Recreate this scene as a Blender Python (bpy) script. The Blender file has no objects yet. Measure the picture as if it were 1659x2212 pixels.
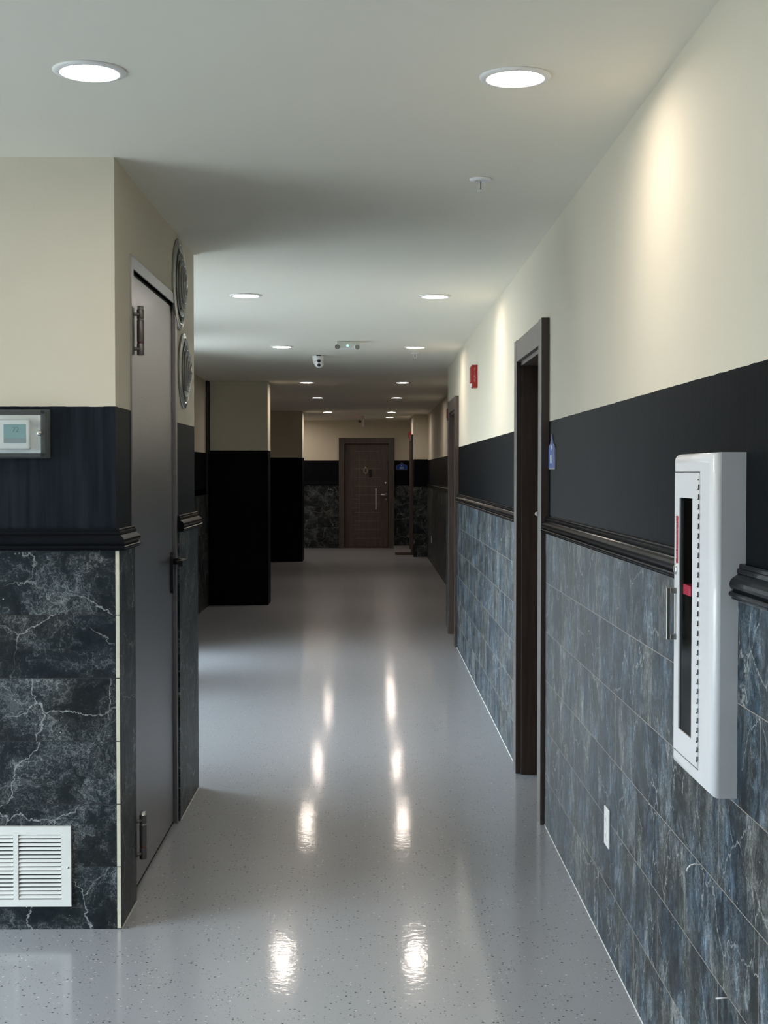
import bpy, bmesh, math, random
from mathutils import Vector, Matrix
random.seed(4)
C = bpy.context.scene.collection
PI = math.pi
CEIL = 2.437
EYE = 1.45

# ------------------------------------------------------------------ materials
def newmat(name):
    m = bpy.data.materials.new(name); m.use_nodes = True
    nt = m.node_tree
    return m, nt, nt.nodes['Principled BSDF']

def N(nt, typ, **kw):
    n = nt.nodes.new(typ)
    for k, v in kw.items():
        if k in n.inputs: n.inputs[k].default_value = v
        else: setattr(n, k, v)
    return n

def L(nt, a, b): nt.links.new(a, b)

def math_n(nt, op, a, b=None, c=None, clamp=False):
    n = nt.nodes.new('ShaderNodeMath'); n.operation = op; n.use_clamp = clamp
    for i, v in enumerate((a, b, c)):
        if v is None: continue
        if isinstance(v, (int, float)): n.inputs[i].default_value = v
        else: nt.links.new(v, n.inputs[i])
    return n.outputs[0]

def mixc(nt, fac, a, b, mode='MIX'):
    n = nt.nodes.new('ShaderNodeMix'); n.data_type = 'RGBA'; n.blend_type = mode
    for s, v in ((n.inputs[0], fac), (n.inputs[6], a), (n.inputs[7], b)):
        if isinstance(v, (int, float)): s.default_value = v
        elif isinstance(v, tuple): s.default_value = (*v, 1) if len(v) == 3 else v
        else: nt.links.new(v, s)
    return n.outputs[2]

def ramp(nt, src, stops):
    n = nt.nodes.new('ShaderNodeValToRGB')
    e = n.color_ramp.elements
    while len(e) < len(stops): e.new(0.5)
    for i, (p, c) in enumerate(stops):
        e[i].position = p
        e[i].color = (c, c, c, 1) if isinstance(c, (int, float)) else (*c, 1)
    nt.links.new(src, n.inputs[0])
    return n.outputs[0]

def bump(nt, bsdf, h, strength, dist=0.002, prev=None):
    b = N(nt, 'ShaderNodeBump'); b.inputs['Strength'].default_value = strength
    b.inputs['Distance'].default_value = dist
    nt.links.new(h, b.inputs['Height'])
    if prev is not None: nt.links.new(prev, b.inputs['Normal'])
    nt.links.new(b.outputs[0], bsdf.inputs['Normal'])
    return b.outputs[0]

def simple(name, col, rough=0.5, metal=0.0, noise=0.0, nscale=40, bumps=0.0, coat=0.0, bscale=200, spec=0.5):
    m, nt, b = newmat(name)
    b.inputs['Roughness'].default_value = rough
    b.inputs['Metallic'].default_value = metal
    b.inputs['Specular IOR Level'].default_value = spec
    b.inputs['Coat Weight'].default_value = coat
    tc = N(nt, 'ShaderNodeTexCoord')
    nz = N(nt, 'ShaderNodeTexNoise'); nz.inputs['Scale'].default_value = nscale
    L(nt, tc.outputs['Object'], nz.inputs['Vector'])
    c = mixc(nt, math_n(nt, 'MULTIPLY', nz.outputs[0], noise if noise else 0.08), col, tuple(x * 0.6 for x in col))
    L(nt, c, b.inputs['Base Color'])
    if bumps:
        n2 = N(nt, 'ShaderNodeTexNoise'); n2.inputs['Scale'].default_value = bscale
        L(nt, tc.outputs['Object'], n2.inputs['Vector'])
        bump(nt, b, n2.outputs[0], bumps, 0.001)
    return m

def emit(name, col, s):
    m, nt, b = newmat(name)
    b.inputs['Base Color'].default_value = (*col, 1)
    b.inputs['Emission Color'].default_value = (*col, 1)
    b.inputs['Emission Strength'].default_value = s
    return m

CREAM = (0.61, 0.565, 0.46)
BLACKP = (0.009, 0.0115, 0.0165)
def wall_paint(name, zline, spec=0.04, dark=1.0):
    """cream emulsion above the line, black satin gloss below it"""
    m, nt, b = newmat(name)
    g = N(nt, 'ShaderNodeNewGeometry')
    s = N(nt, 'ShaderNodeSeparateXYZ'); L(nt, g.outputs['Position'], s.inputs[0])
    wob = N(nt, 'ShaderNodeTexNoise'); wob.inputs['Scale'].default_value = 22
    L(nt, g.outputs['Position'], wob.inputs['Vector'])
    zz = math_n(nt, 'ADD', s.outputs[2], math_n(nt, 'MULTIPLY', math_n(nt, 'SUBTRACT', wob.outputs[0], 0.5), 0.004))
    up = math_n(nt, 'GREATER_THAN', zz, zline)
    # cream mottling
    n1 = N(nt, 'ShaderNodeTexNoise'); n1.inputs['Scale'].default_value = 1.6; n1.inputs['Detail'].default_value = 4
    L(nt, g.outputs['Position'], n1.inputs['Vector'])
    cream = mixc(nt, n1.outputs[0], tuple(c * 0.965 for c in CREAM), tuple(min(1, c * 1.03) for c in CREAM))
    # black brush marks, long vertical streaks
    mp = N(nt, 'ShaderNodeMapping'); mp.inputs['Scale'].default_value = (60, 60, 3)
    L(nt, g.outputs['Position'], mp.inputs[0])
    n2 = N(nt, 'ShaderNodeTexNoise'); n2.inputs['Scale'].default_value = 1; n2.inputs['Detail'].default_value = 5
    L(nt, mp.outputs[0], n2.inputs['Vector'])
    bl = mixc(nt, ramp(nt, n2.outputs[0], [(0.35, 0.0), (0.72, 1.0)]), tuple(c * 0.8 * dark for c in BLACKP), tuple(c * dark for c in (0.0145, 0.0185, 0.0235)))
    L(nt, mixc(nt, up, bl, cream), b.inputs['Base Color'])
    L(nt, math_n(nt, 'ADD', math_n(nt, 'MULTIPLY', up, 0.25), 0.5), b.inputs['Roughness'])
    L(nt, math_n(nt, 'ADD', math_n(nt, 'MULTIPLY', up, 0.3), spec), b.inputs['Specular IOR Level'])
    n3 = N(nt, 'ShaderNodeTexNoise'); n3.inputs['Scale'].default_value = 90; n3.inputs['Detail'].default_value = 4
    L(nt, g.outputs['Position'], n3.inputs['Vector'])
    hh = math_n(nt, 'ADD', math_n(nt, 'MULTIPLY', n2.outputs[0], 0.8), n3.outputs[0])
    bump(nt, b, hh, 0.12, 0.0025)
    return m

def tile_mat(name, axis, off=0.0, joint=(0.30, 0.25, 0.2), gain=1.0, stretch=1.0, bond=0.5):
    """dark veined stone tiles 0.6 x 0.2 in running bond; axis is the wall's own horizontal direction"""
    m, nt, b = newmat(name)
    g = N(nt, 'ShaderNodeNewGeometry')
    s = N(nt, 'ShaderNodeSeparateXYZ'); L(nt, g.outputs['Position'], s.inputs[0])
    u = math_n(nt, 'ADD', s.outputs[0 if axis == 'x' else 1], off)
    v = s.outputs[2]
    cb = N(nt, 'ShaderNodeCombineXYZ'); L(nt, u, cb.inputs[0]); L(nt, math_n(nt, 'ADD', v, 2.0), cb.inputs[1])
    br = N(nt, 'ShaderNodeTexBrick'); br.offset = bond; br.offset_frequency = 2
    br.inputs['Color1'].default_value = (0, 0, 0, 1); br.inputs['Color2'].default_value = (1, 1, 1, 1)
    br.inputs['Scale'].default_value = 1; br.inputs['Mortar Size'].default_value = 0.0011
    br.inputs['Mortar Smooth'].default_value = 0.1; br.inputs['Bias'].default_value = 0
    br.inputs['Brick Width'].default_value = 0.6; br.inputs['Row Height'].default_value = 0.2
    L(nt, cb.outputs[0], br.inputs['Vector'])
    sep = N(nt, 'ShaderNodeSeparateColor'); L(nt, br.outputs['Color'], sep.inputs[0])
    rnd = sep.outputs[0]
    c3 = N(nt, 'ShaderNodeCombineXYZ')
    L(nt, math_n(nt, 'MULTIPLY', u, stretch), c3.inputs[0]); L(nt, v, c3.inputs[1]); L(nt, math_n(nt, 'MULTIPLY', rnd, 9.0), c3.inputs[2])
    wn = N(nt, 'ShaderNodeTexNoise'); wn.inputs['Scale'].default_value = 5.5; wn.inputs['Detail'].default_value = 6
    wn.inputs['Roughness'].default_value = 0.62
    L(nt, c3.outputs[0], wn.inputs['Vector'])
    vd = N(nt, 'ShaderNodeVectorMath', operation='SUBTRACT'); L(nt, wn.outputs['Color'], vd.inputs[0]); vd.inputs[1].default_value = (.5, .5, .5)
    vs = N(nt, 'ShaderNodeVectorMath', operation='SCALE'); L(nt, vd.outputs[0], vs.inputs[0]); vs.inputs['Scale'].default_value = 0.42
    va = N(nt, 'ShaderNodeVectorMath', operation='ADD'); L(nt, c3.outputs[0], va.inputs[0]); L(nt, vs.outputs[0], va.inputs[1])
    # clouds
    cn = N(nt, 'ShaderNodeTexNoise'); cn.inputs['Scale'].default_value = 4; cn.inputs['Detail'].default_value = 12; cn.inputs['Roughness'].default_value = 0.76
    L(nt, va.outputs[0], cn.inputs['Vector'])
    G = gain
    base = ramp(nt, cn.outputs[0], [(0.37, (0.005 * G, 0.008 * G, 0.010 * G)), (0.51, (0.014 * G, 0.0195 * G, 0.022 * G)),
                                    (0.61, (0.048 * G, 0.058 * G, 0.061 * G)), (0.74, (0.17 * G, 0.17 * G, 0.17 * G))])
    hn = N(nt, 'ShaderNodeTexNoise'); hn.inputs['Scale'].default_value = 3.2; hn.inputs['Detail'].default_value = 3
    L(nt, c3.outputs[0], hn.inputs['Vector'])
    hf = ramp(nt, hn.outputs[0], [(0.42, 0.0), (0.62, 1.0)])
    hue = mixc(nt, hf, (0.92, 1.0, 1.10) if gain < 1.2 else (0.80, 1.0, 1.28), (1.18, 1.03, 0.92))  # high gain also turns bluer: daylight put into the long wall's colour
    base = mixc(nt, 1.0, base, hue, 'MULTIPLY')
    st = N(nt, 'ShaderNodeMapping'); st.inputs['Scale'].default_value = (26, 9, 9); L(nt, va.outputs[0], st.inputs[0])
    sn = N(nt, 'ShaderNodeTexNoise'); sn.inputs['Scale'].default_value = 1.0; sn.inputs['Detail'].default_value = 6; sn.inputs['Roughness'].default_value = 0.7
    L(nt, st.outputs[0], sn.inputs['Vector'])
    if gain > 1.2:
        sr = ramp(nt, sn.outputs[0], [(0.36, 0.45), (0.52, 1.0), (0.66, 2.3)])
        base = mixc(nt, 1.0, base, sr, 'MULTIPLY')
    # veins
    vs2 = N(nt, 'ShaderNodeVectorMath', operation='SCALE'); L(nt, vs.outputs[0], vs2.inputs[0]); vs2.inputs['Scale'].default_value = 0.4
    vb = N(nt, 'ShaderNodeVectorMath', operation='ADD'); L(nt, c3.outputs[0], vb.inputs[0]); L(nt, vs2.outputs[0], vb.inputs[1])
    def vein(scale, w, seed, src=None):
        vo = N(nt, 'ShaderNodeTexVoronoi'); vo.feature = 'DISTANCE_TO_EDGE'; vo.inputs['Scale'].default_value = scale
        ad = N(nt, 'ShaderNodeVectorMath', operation='ADD'); L(nt, (src or va).outputs[0], ad.inputs[0]); ad.inputs[1].default_value = (seed, seed * 2, seed)
        L(nt, ad.outputs[0], vo.inputs['Vector'])
        return ramp(nt, vo.outputs['Distance'], [(0.0, 1.0), (w, 0.0)])
    mk = N(nt, 'ShaderNodeTexNoise'); mk.inputs['Scale'].default_value = 4.3; mk.inputs['Detail'].default_value = 2
    L(nt, va.outputs[0], mk.inputs['Vector'])
    v1 = math_n(nt, 'MULTIPLY', vein(3.4, 0.0085, 3.1, vb), ramp(nt, mk.outputs[0], [(0.36, 0.0), (0.5, 1.0)]))
    v2 = math_n(nt, 'MULTIPLY', vein(9, 0.022, 7.7), ramp(nt, cn.outputs[0], [(0.44, 0.0), (0.62, 0.75)]))
    v3 = math_n(nt, 'MULTIPLY', vein(30, 0.06, 1.7), ramp(nt, cn.outputs[0], [(0.46, 0.0), (0.66, 0.8)]))
    vv = math_n(nt, 'MAXIMUM', math_n(nt, 'MAXIMUM', v1, v2), v3)
    col = mixc(nt, math_n(nt, 'MULTIPLY', vv, 0.8), base, (0.42, 0.44, 0.43))
    # white specks of grout here and there
    sp = N(nt, 'ShaderNodeTexVoronoi'); sp.inputs['Scale'].default_value = 16
    L(nt, c3.outputs[0], sp.inputs['Vector'])
    spm = math_n(nt, 'LESS_THAN', sp.outputs['Distance'], 0.035)
    col = mixc(nt, math_n(nt, 'MULTIPLY', spm, 0.8), col, (0.6, 0.6, 0.58))
    col = mixc(nt, br.outputs['Fac'], col, joint)
    L(nt, col, b.inputs['Base Color'])
    b.inputs['Roughness'].default_value = 0.42
    b.inputs['Specular IOR Level'].default_value = 0.2
    h = math_n(nt, 'SUBTRACT', math_n(nt, 'MULTIPLY', cn.outputs[0], 0.35), br.outputs['Fac'])
    bump(nt, b, h, 0.35, 0.0015)
    return m

def floor_mat():
    m, nt, b = newmat('grey flaked epoxy floor')
    g = N(nt, 'ShaderNodeNewGeometry')
    n1 = N(nt, 'ShaderNodeTexNoise'); n1.inputs['Scale'].default_value = 0.9; n1.inputs['Detail'].default_value = 3
    L(nt, g.outputs['Position'], n1.inputs['Vector'])
    col = mixc(nt, n1.outputs[0], (0.355, 0.37, 0.40), (0.40, 0.418, 0.45))
    dn = N(nt, 'ShaderNodeTexNoise'); dn.inputs['Scale'].default_value = 9; dn.inputs['Detail'].default_value = 3
    L(nt, g.outputs['Position'], dn.inputs['Vector'])
    dens = ramp(nt, dn.outputs[0], [(0.40, 0.0), (0.62, 1.0)])
    def flakes(scale, thr, pick0, pick1, colr, col, amt=0.9):
        wv = N(nt, 'ShaderNodeTexNoise'); wv.inputs['Scale'].default_value = 220
        L(nt, g.outputs['Position'], wv.inputs['Vector'])
        sc = N(nt, 'ShaderNodeVectorMath', operation='SCALE'); L(nt, wv.outputs['Color'], sc.inputs[0]); sc.inputs['Scale'].default_value = 0.006
        ad = N(nt, 'ShaderNodeVectorMath', operation='ADD'); L(nt, g.outputs['Position'], ad.inputs[0]); L(nt, sc.outputs[0], ad.inputs[1])
        vo = N(nt, 'ShaderNodeTexVoronoi'); vo.inputs['Scale'].default_value = scale; vo.voronoi_dimensions = '2D'
        L(nt, ad.outputs[0], vo.inputs['Vector'])
        s = N(nt, 'ShaderNodeSeparateColor'); L(nt, vo.outputs['Color'], s.inputs[0])
        inside = math_n(nt, 'LESS_THAN', vo.outputs['Distance'], math_n(nt, 'MULTIPLY', s.outputs[1], thr))
        pk = math_n(nt, 'MULTIPLY', math_n(nt, 'GREATER_THAN', s.outputs[0], pick0), math_n(nt, 'LESS_THAN', s.outputs[0], pick1))
        sel = math_n(nt, 'LESS_THAN', s.outputs[2], math_n(nt, 'ADD', dens, 0.12))
        f = math_n(nt, 'MULTIPLY', math_n(nt, 'MULTIPLY', math_n(nt, 'MULTIPLY', inside, pk), sel), amt)
        return mixc(nt, f, col, colr)
    col = flakes(74, 0.26, 0.0, 0.30, (0.004, 0.004, 0.005), col, 1.0)
    col = flakes(58, 0.20, 0.78, 1.0, (0.75, 0.75, 0.74), col)
    col = flakes(150, 0.26, 0.0, 0.25, (0.05, 0.05, 0.06), col, 0.7)
    col = flakes(140, 0.26, 0.8, 1.0, (0.5, 0.5, 0.5), col, 0.6)
    L(nt, col, b.inputs['Base Color'])
    b.inputs['Roughness'].default_value = 0.30
    b.inputs['Coat Weight'].default_value = 0.6
    b.inputs['Specular IOR Level'].default_value = 0.4
    b.inputs['Coat Roughness'].default_value = 0.08
    n2 = N(nt, 'ShaderNodeTexNoise'); n2.inputs['Scale'].default_value = 42; n2.inputs['Detail'].default_value = 3
    L(nt, g.outputs['Position'], n2.inputs['Vector'])
    n3 = N(nt, 'ShaderNodeTexNoise'); n3.inputs['Scale'].default_value = 3.5
    L(nt, g.outputs['Position'], n3.inputs['Vector'])
    h = math_n(nt, 'ADD', n2.outputs[0], math_n(nt, 'MULTIPLY', n3.outputs[0], 3.0))
    bo = bump(nt, b, h, 0.10, 0.003)
    L(nt, bo, b.inputs['Coat Normal'])
    return m

def wood_mat(name, c0=(0.040, 0.026, 0.0215), c1=(0.088, 0.062, 0.052)):
    m, nt, b = newmat(name)
    g = N(nt, 'ShaderNodeNewGeometry')
    mp = N(nt, 'ShaderNodeMapping'); mp.inputs['Scale'].default_value = (26, 26, 1.6)
    L(nt, g.outputs['Position'], mp.inputs[0])
    n = N(nt, 'ShaderNodeTexNoise'); n.inputs['Scale'].default_value = 1.6; n.inputs['Detail'].default_value = 8; n.inputs['Roughness'].default_value = 0.65
    L(nt, mp.outputs[0], n.inputs['Vector'])
    L(nt, ramp(nt, n.outputs[0], [(0.3, c0), (0.68, c1)]), b.inputs['Base Color'])
    b.inputs['Roughness'].default_value = 0.42
    bump(nt, b, n.outputs[0], 0.12, 0.001)
    return m

def glass_mat(name, tint=(1, 1, 1), refl=0.12, haze=0.0):
    m = bpy.data.materials.new(name); m.use_nodes = True; nt = m.node_tree
    nt.nodes.clear()
    out = N(nt, 'ShaderNodeOutputMaterial')
    tr = N(nt, 'ShaderNodeBsdfTransparent'); tr.inputs[0].default_value = (*tint, 1)
    gl = N(nt, 'ShaderNodeBsdfGlossy'); gl.inputs['Roughness'].default_value = 0.03
    lw = N(nt, 'ShaderNodeLayerWeight'); lw.inputs[0].default_value = 0.5
    rf = math_n(nt, 'ADD', math_n(nt, 'MULTIPLY', math_n(nt, 'POWER', lw.outputs['Facing'], 4.0), refl * 4), 0.03)
    mx = N(nt, 'ShaderNodeMixShader'); L(nt, rf, mx.inputs[0]); L(nt, tr.outputs[0], mx.inputs[1]); L(nt, gl.outputs[0], mx.inputs[2])
    last = mx.outputs[0]
    if haze:
        df = N(nt, 'ShaderNodeBsdfDiffuse'); df.inputs[0].default_value = (0.8, 0.82, 0.82, 1)
        m2 = N(nt, 'ShaderNodeMixShader'); m2.inputs[0].default_value = haze
        L(nt, last, m2.inputs[1]); L(nt, df.outputs[0], m2.inputs[2]); last = m2.outputs[0]
    L(nt, last, out.inputs[0])
    return m

def metal_door_mat():
    m, nt, b = newmat('grey hammered metal paint')
    tc = N(nt, 'ShaderNodeTexCoord')
    n = N(nt, 'ShaderNodeTexNoise'); n.inputs['Scale'].default_value = 210; n.inputs['Detail'].default_value = 2
    L(nt, tc.outputs['Object'], n.inputs['Vector'])
    n2 = N(nt, 'ShaderNodeTexNoise'); n2.inputs['Scale'].default_value = 2.0
    L(nt, tc.outputs['Object'], n2.inputs['Vector'])
    L(nt, mixc(nt, n2.outputs[0], (0.27, 0.255, 0.265), (0.31, 0.30, 0.31)), b.inputs['Base Color'])
    b.inputs['Metallic'].default_value = 0.85; b.inputs['Roughness'].default_value = 0.33
    bump(nt, b, n.outputs[0], 0.6, 0.0015)
    return m

M = dict(
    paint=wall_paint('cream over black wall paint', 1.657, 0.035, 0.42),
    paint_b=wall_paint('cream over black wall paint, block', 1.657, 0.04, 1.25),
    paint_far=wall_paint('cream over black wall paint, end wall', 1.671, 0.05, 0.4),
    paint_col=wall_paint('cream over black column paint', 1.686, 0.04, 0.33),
    tile_r=tile_mat('blue grey veined tiles, long wall', 'y', 0.17, joint=(0.30, 0.26, 0.22), gain=2.1, stretch=1.7),  # lighter, bluer copy of the tiles with daylight painted into the colour
    tile_b=tile_mat('dark veined tiles, block front', 'x', 0.0, joint=(0.03, 0.03, 0.03), gain=1.1, bond=0.0),
    tile_s=tile_mat('dark veined tiles, block side', 'y', 0.05, joint=(0.02, 0.02, 0.02), gain=1.0),
    tile_f=tile_mat('dark veined tiles, end wall', 'x', 0.1, joint=(0.02, 0.02, 0.02), gain=0.9),
    floor=floor_mat(),
    ceil=simple('matt ceiling paint', (0.79, 0.755, 0.655), 0.85, noise=0.05, nscale=2, bumps=0.05, bscale=70),
    rail=simple('black gloss rail paint', (0.009, 0.010, 0.0125), 0.18, bumps=0.02, bscale=60, spec=0.03),
    wood=wood_mat('dark brown veneer'),
    wood2=wood_mat('dark brown frame veneer', (0.044, 0.033, 0.029), (0.080, 0.062, 0.055)),
    dark=simple('dark void', (0.008, 0.008, 0.008), 0.8),  # black parts, and painted shade in openings and gaps
    mdoor=metal_door_mat(),
    hinge=simple('hinge steel', (0.17, 0.16, 0.16), 0.38, 0.7),
    copper=simple('worn hinge ring', (0.20, 0.09, 0.07), 0.4, 0.8),
    chrome=simple('chrome', (0.75, 0.75, 0.76), 0.15, 0.85),
    steel=simple('brushed steel', (0.62, 0.6, 0.57), 0.35, 0.6),
    brass=simple('pale brass', (0.72, 0.62, 0.45), 0.3, 0.5),
    blackp=simple('black handle coating', (0.010, 0.011, 0.014), 0.32),
    white=simple('white plastic', (0.78, 0.78, 0.77), 0.4),
    whitem=simple('white powder coat', (0.80, 0.80, 0.82), 0.32, noise=0.04, coat=0.3, bumps=0.04),
    ventm=simple('white enamel register', (0.78, 0.78, 0.74), 0.4),
    ventg=simple('silver grey diffuser paint', (0.40, 0.395, 0.37), 0.27, 0.45),
    trimw=simple('bare tile body edge', (0.72, 0.68, 0.54), 0.8, noise=0.6, nscale=60),
    lampring=simple('white lamp trim', (0.82, 0.81, 0.79), 0.45),
    lamp=emit('lit lamp diffuser', (1.0, 0.87, 0.76), 108),
    green=emit('green indicator', (0.25, 1.0, 0.75), 2),
    redglow=emit('red lit legend', (1.0, 0.10, 0.06), 0.6),
    red=simple('red alarm plastic', (0.36, 0.012, 0.014), 0.35),
    pink=simple('pinkish red strap', (0.98, 0.07, 0.16), 0.4),
    fletter=simple('faded pink letter', (.62, .25, .23), .5),
    decal=simple('crimson decal', (0.42, 0.004, 0.02), 0.5),
    decal2=simple('pale decal letters', (0.85, 0.42, 0.47), 0.5),
    blue=simple('blue enamel', (0.004, 0.060, 0.34), 0.4, spec=0.25),
    signedge=simple('grey sign rim', (0.30, 0.31, 0.31), 0.3, 0.4),
    signwhite=simple('white sign lettering', (0.8, 0.82, 0.85), 0.4),
    lcd=simple('teal grey display', (0.22, 0.38, 0.39), 0.3),
    lcd2=simple('grey display lower band', (0.25, 0.30, 0.32), 0.3),
    lcdtxt=simple('display digits', (0.10, 0.19, 0.20), 0.4),
    grey=simple('mid grey', (0.3, 0.3, 0.29), 0.4),
    glass=glass_mat('window glass', (0.97, 0.99, 0.98), 0.08),
    acrylic=glass_mat('clear acrylic', (0.95, 0.97, 0.97), 0.12, 0.04),
    tint=glass_mat('cabinet glass', (0.86, 0.87, 0.86), 0.06),
    inner=simple('cabinet inside', (0.05, 0.048, 0.046), 0.4),
    alu=simple('window aluminium', (0.10, 0.10, 0.11), 0.4, 0.5),
    plaster=simple('raw plaster', (0.55, 0.53, 0.5), 0.8),
    brown=simple('brown edge strip', (0.07, 0.045, 0.03), 0.5),
    pave=simple('pale outdoor paving', (0.42, 0.42, 0.41), 0.8, noise=0.4, nscale=3),
    caulk=simple('white caulk', (0.62, 0.61, 0.58), 0.7, noise=0.5, nscale=30),
    concrete=simple('outer concrete', (0.3, 0.3, 0.3), 0.9),
)

# ------------------------------------------------------------------ geometry helpers
def BM(): return bmesh.new()

def box(bm, x0, x1, y0, y1, z0, z1, bev=0.0, seg=2, mi=0):
    vs = [bm.verts.new((x, y, z)) for x in (x0, x1) for y in (y0, y1) for z in (z0, z1)]
    fs = []
    for idx in ((0, 1, 3, 2), (4, 6, 7, 5), (0, 4, 5, 1), (2, 3, 7, 6), (0, 2, 6, 4), (1, 5, 7, 3)):
        f = bm.faces.new([vs[i] for i in idx]); f.material_index = mi; fs.append(f)
    bmesh.ops.recalc_face_normals(bm, faces=fs)
    if bev:
        es = list({e for f in fs for e in f.edges})
        bmesh.ops.bevel(bm, geom=es, offset=bev, segments=seg, affect='EDGES', profile=0.5)
    return vs

def prism(bm, pts, axis, a0, a1):
    """closed outline extruded along an axis. pts are the two other coordinates in x,y,z order"""
    def P(p, a):
        if axis == 'x': return (a, p[0], p[1])
        if axis == 'y': return (p[0], a, p[1])
        return (p[0], p[1], a)
    A = [bm.verts.new(P(p, a0)) for p in pts]; B = [bm.verts.new(P(p, a1)) for p in pts]
    n = len(pts); fs = [bm.faces.new(A), bm.faces.new(B[::-1])]
    for i in range(n):
        fs.append(bm.faces.new((A[i], A[(i + 1) % n], B[(i + 1) % n], B[i])))
    bmesh.ops.recalc_face_normals(bm, faces=fs)
    return fs

def lathe(bm, prof, center, axis, seg=40, close=True):
    """prof = [(r, h)]; h runs along axis (a Vector) from center"""
    ax = Vector(axis).normalized()
    t = Vector((0, 0, 1)) if abs(ax.z) < 0.9 else Vector((1, 0, 0))
    u = ax.cross(t).normalized(); w = ax.cross(u)
    c = Vector(center); rings = []; fs = []
    for r, h in prof:
        if r < 1e-6: rings.append([bm.verts.new(c + ax * h)])
        else: rings.append([bm.verts.new(c + ax * h + (u * math.cos(2 * PI * i / seg) + w * math.sin(2 * PI * i / seg)) * r) for i in range(seg)])
    for a, b in zip(rings[:-1], rings[1:]):
        for i in range(seg):
            j = (i + 1) % seg
            if len(a) == 1 and len(b) == 1: continue
            if len(a) == 1: fs.append(bm.faces.new((a[0], b[i], b[j])))
            elif len(b) == 1: fs.append(bm.faces.new((a[i], a[j], b[0])))
            else: fs.append(bm.faces.new((a[i], a[j], b[j], b[i])))
    bmesh.ops.recalc_face_normals(bm, faces=fs)
    for f in fs: f.smooth = True
    return fs

def cyl(bm, p0, p1, r, seg=20):
    p0, p1 = Vector(p0), Vector(p1); d = p1 - p0
    return lathe(bm, [(0, 0), (r, 0), (r, d.length), (0, d.length)], p0, d, seg)

def tube(bm, pts, r, seg=10):
    pts = [Vector(p) for p in pts]
    rings = []
    for i, p in enumerate(pts):
        d = (pts[min(i + 1, len(pts) - 1)] - pts[max(i - 1, 0)]).normalized()
        t = Vector((0, 0, 1)) if abs(d.z) < 0.9 else Vector((0, 1, 0))
        u = d.cross(t).normalized(); w = d.cross(u)
        rings.append([bm.verts.new(p + (u * math.cos(2 * PI * k / seg) + w * math.sin(2 * PI * k / seg)) * r) for k in range(seg)])
    fs = [bm.faces.new(rings[0]), bm.faces.new(rings[-1][::-1])]
    for a, b in zip(rings[:-1], rings[1:]):
        for k in range(seg):
            f = bm.faces.new((a[k], a[(k + 1) % seg], b[(k + 1) % seg], b[k])); f.smooth = True; fs.append(f)
    bmesh.ops.recalc_face_normals(bm, faces=fs)

def obj(name, bm, mat, parent=None, smooth_angle=None):
    me = bpy.data.meshes.new(name); bm.to_mesh(me); bm.free()
    for m in (mat if isinstance(mat, (list, tuple)) else [mat]): me.materials.append(m)
    o = bpy.data.objects.new(name, me); C.objects.link(o)
    if parent is not None:
        o.parent = parent
        # geometry is written in world coordinates: bring it into the parent's space
        wl = parent.matrix_basis
        if parent.parent: wl = parent.parent.matrix_basis @ wl
        me.transform(wl.inverted())
    return o

def recenter(o, loc):
    """move a mesh thing's origin to its base point"""
    o.data.transform(Matrix.Translation(-Vector(loc))); o.location = loc
    return o

def thing(name, label, cat, loc=(0, 0, 0), group=None, kind=None):
    o = bpy.data.objects.new(name, None); C.objects.link(o)
    o.empty_display_size = 0.05
    o.location = loc; o['label'] = label; o['category'] = cat
    if group: o['group'] = group
    if kind: o['kind'] = kind
    bpy.context.view_layer.update()
    return o

def tag(o, label, cat, group=None, kind=None):
    o['label'] = label; o['category'] = cat
    if group: o['group'] = group
    if kind: o['kind'] = kind
    return o

def struct(name, bm, mat, label=None, cat=None):
    o = obj(name, bm, mat); o['kind'] = 'structure'
    if label: o['label'] = label; o['category'] = cat or name.split('_')[0]
    return o

def copy_tree(o, parent=None):
    c = o.copy(); C.objects.link(c); c.parent = parent
    for ch in list(o.children): copy_tree(ch, c)
    return c

def text_bm(s, size, extrude=0.0004):
    cu = bpy.data.curves.new('t', 'FONT'); cu.body = s; cu.size = size; cu.extrude = extrude
    cu.align_x = 'CENTER'; cu.align_y = 'CENTER'; cu.resolution_u = 3
    o = bpy.data.objects.new('t', cu); C.objects.link(o)
    bpy.context.view_layer.update()
    dg = bpy.context.evaluated_depsgraph_get()
    me = bpy.data.meshes.new_from_object(o.evaluated_get(dg))
    bm = BM(); bm.from_mesh(me)
    bpy.data.objects.remove(o); bpy.data.curves.remove(cu); bpy.data.meshes.remove(me)
    return bm

def text(name, s, size, center, right, up, mat, parent, sx=1.0):
    """lettering lying in the plane spanned by right and up"""
    bm = text_bm(s, size)
    r, u = Vector(right).normalized(), Vector(up).normalized(); n = r.cross(u)
    mt = Matrix(((r.x * sx, u.x, n.x, center[0]), (r.y * sx, u.y, n.y, center[1]), (r.z * sx, u.z, n.z, center[2]), (0, 0, 0, 1)))
    bm.transform(mt)
    return obj(name, bm, mat, parent)

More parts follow.
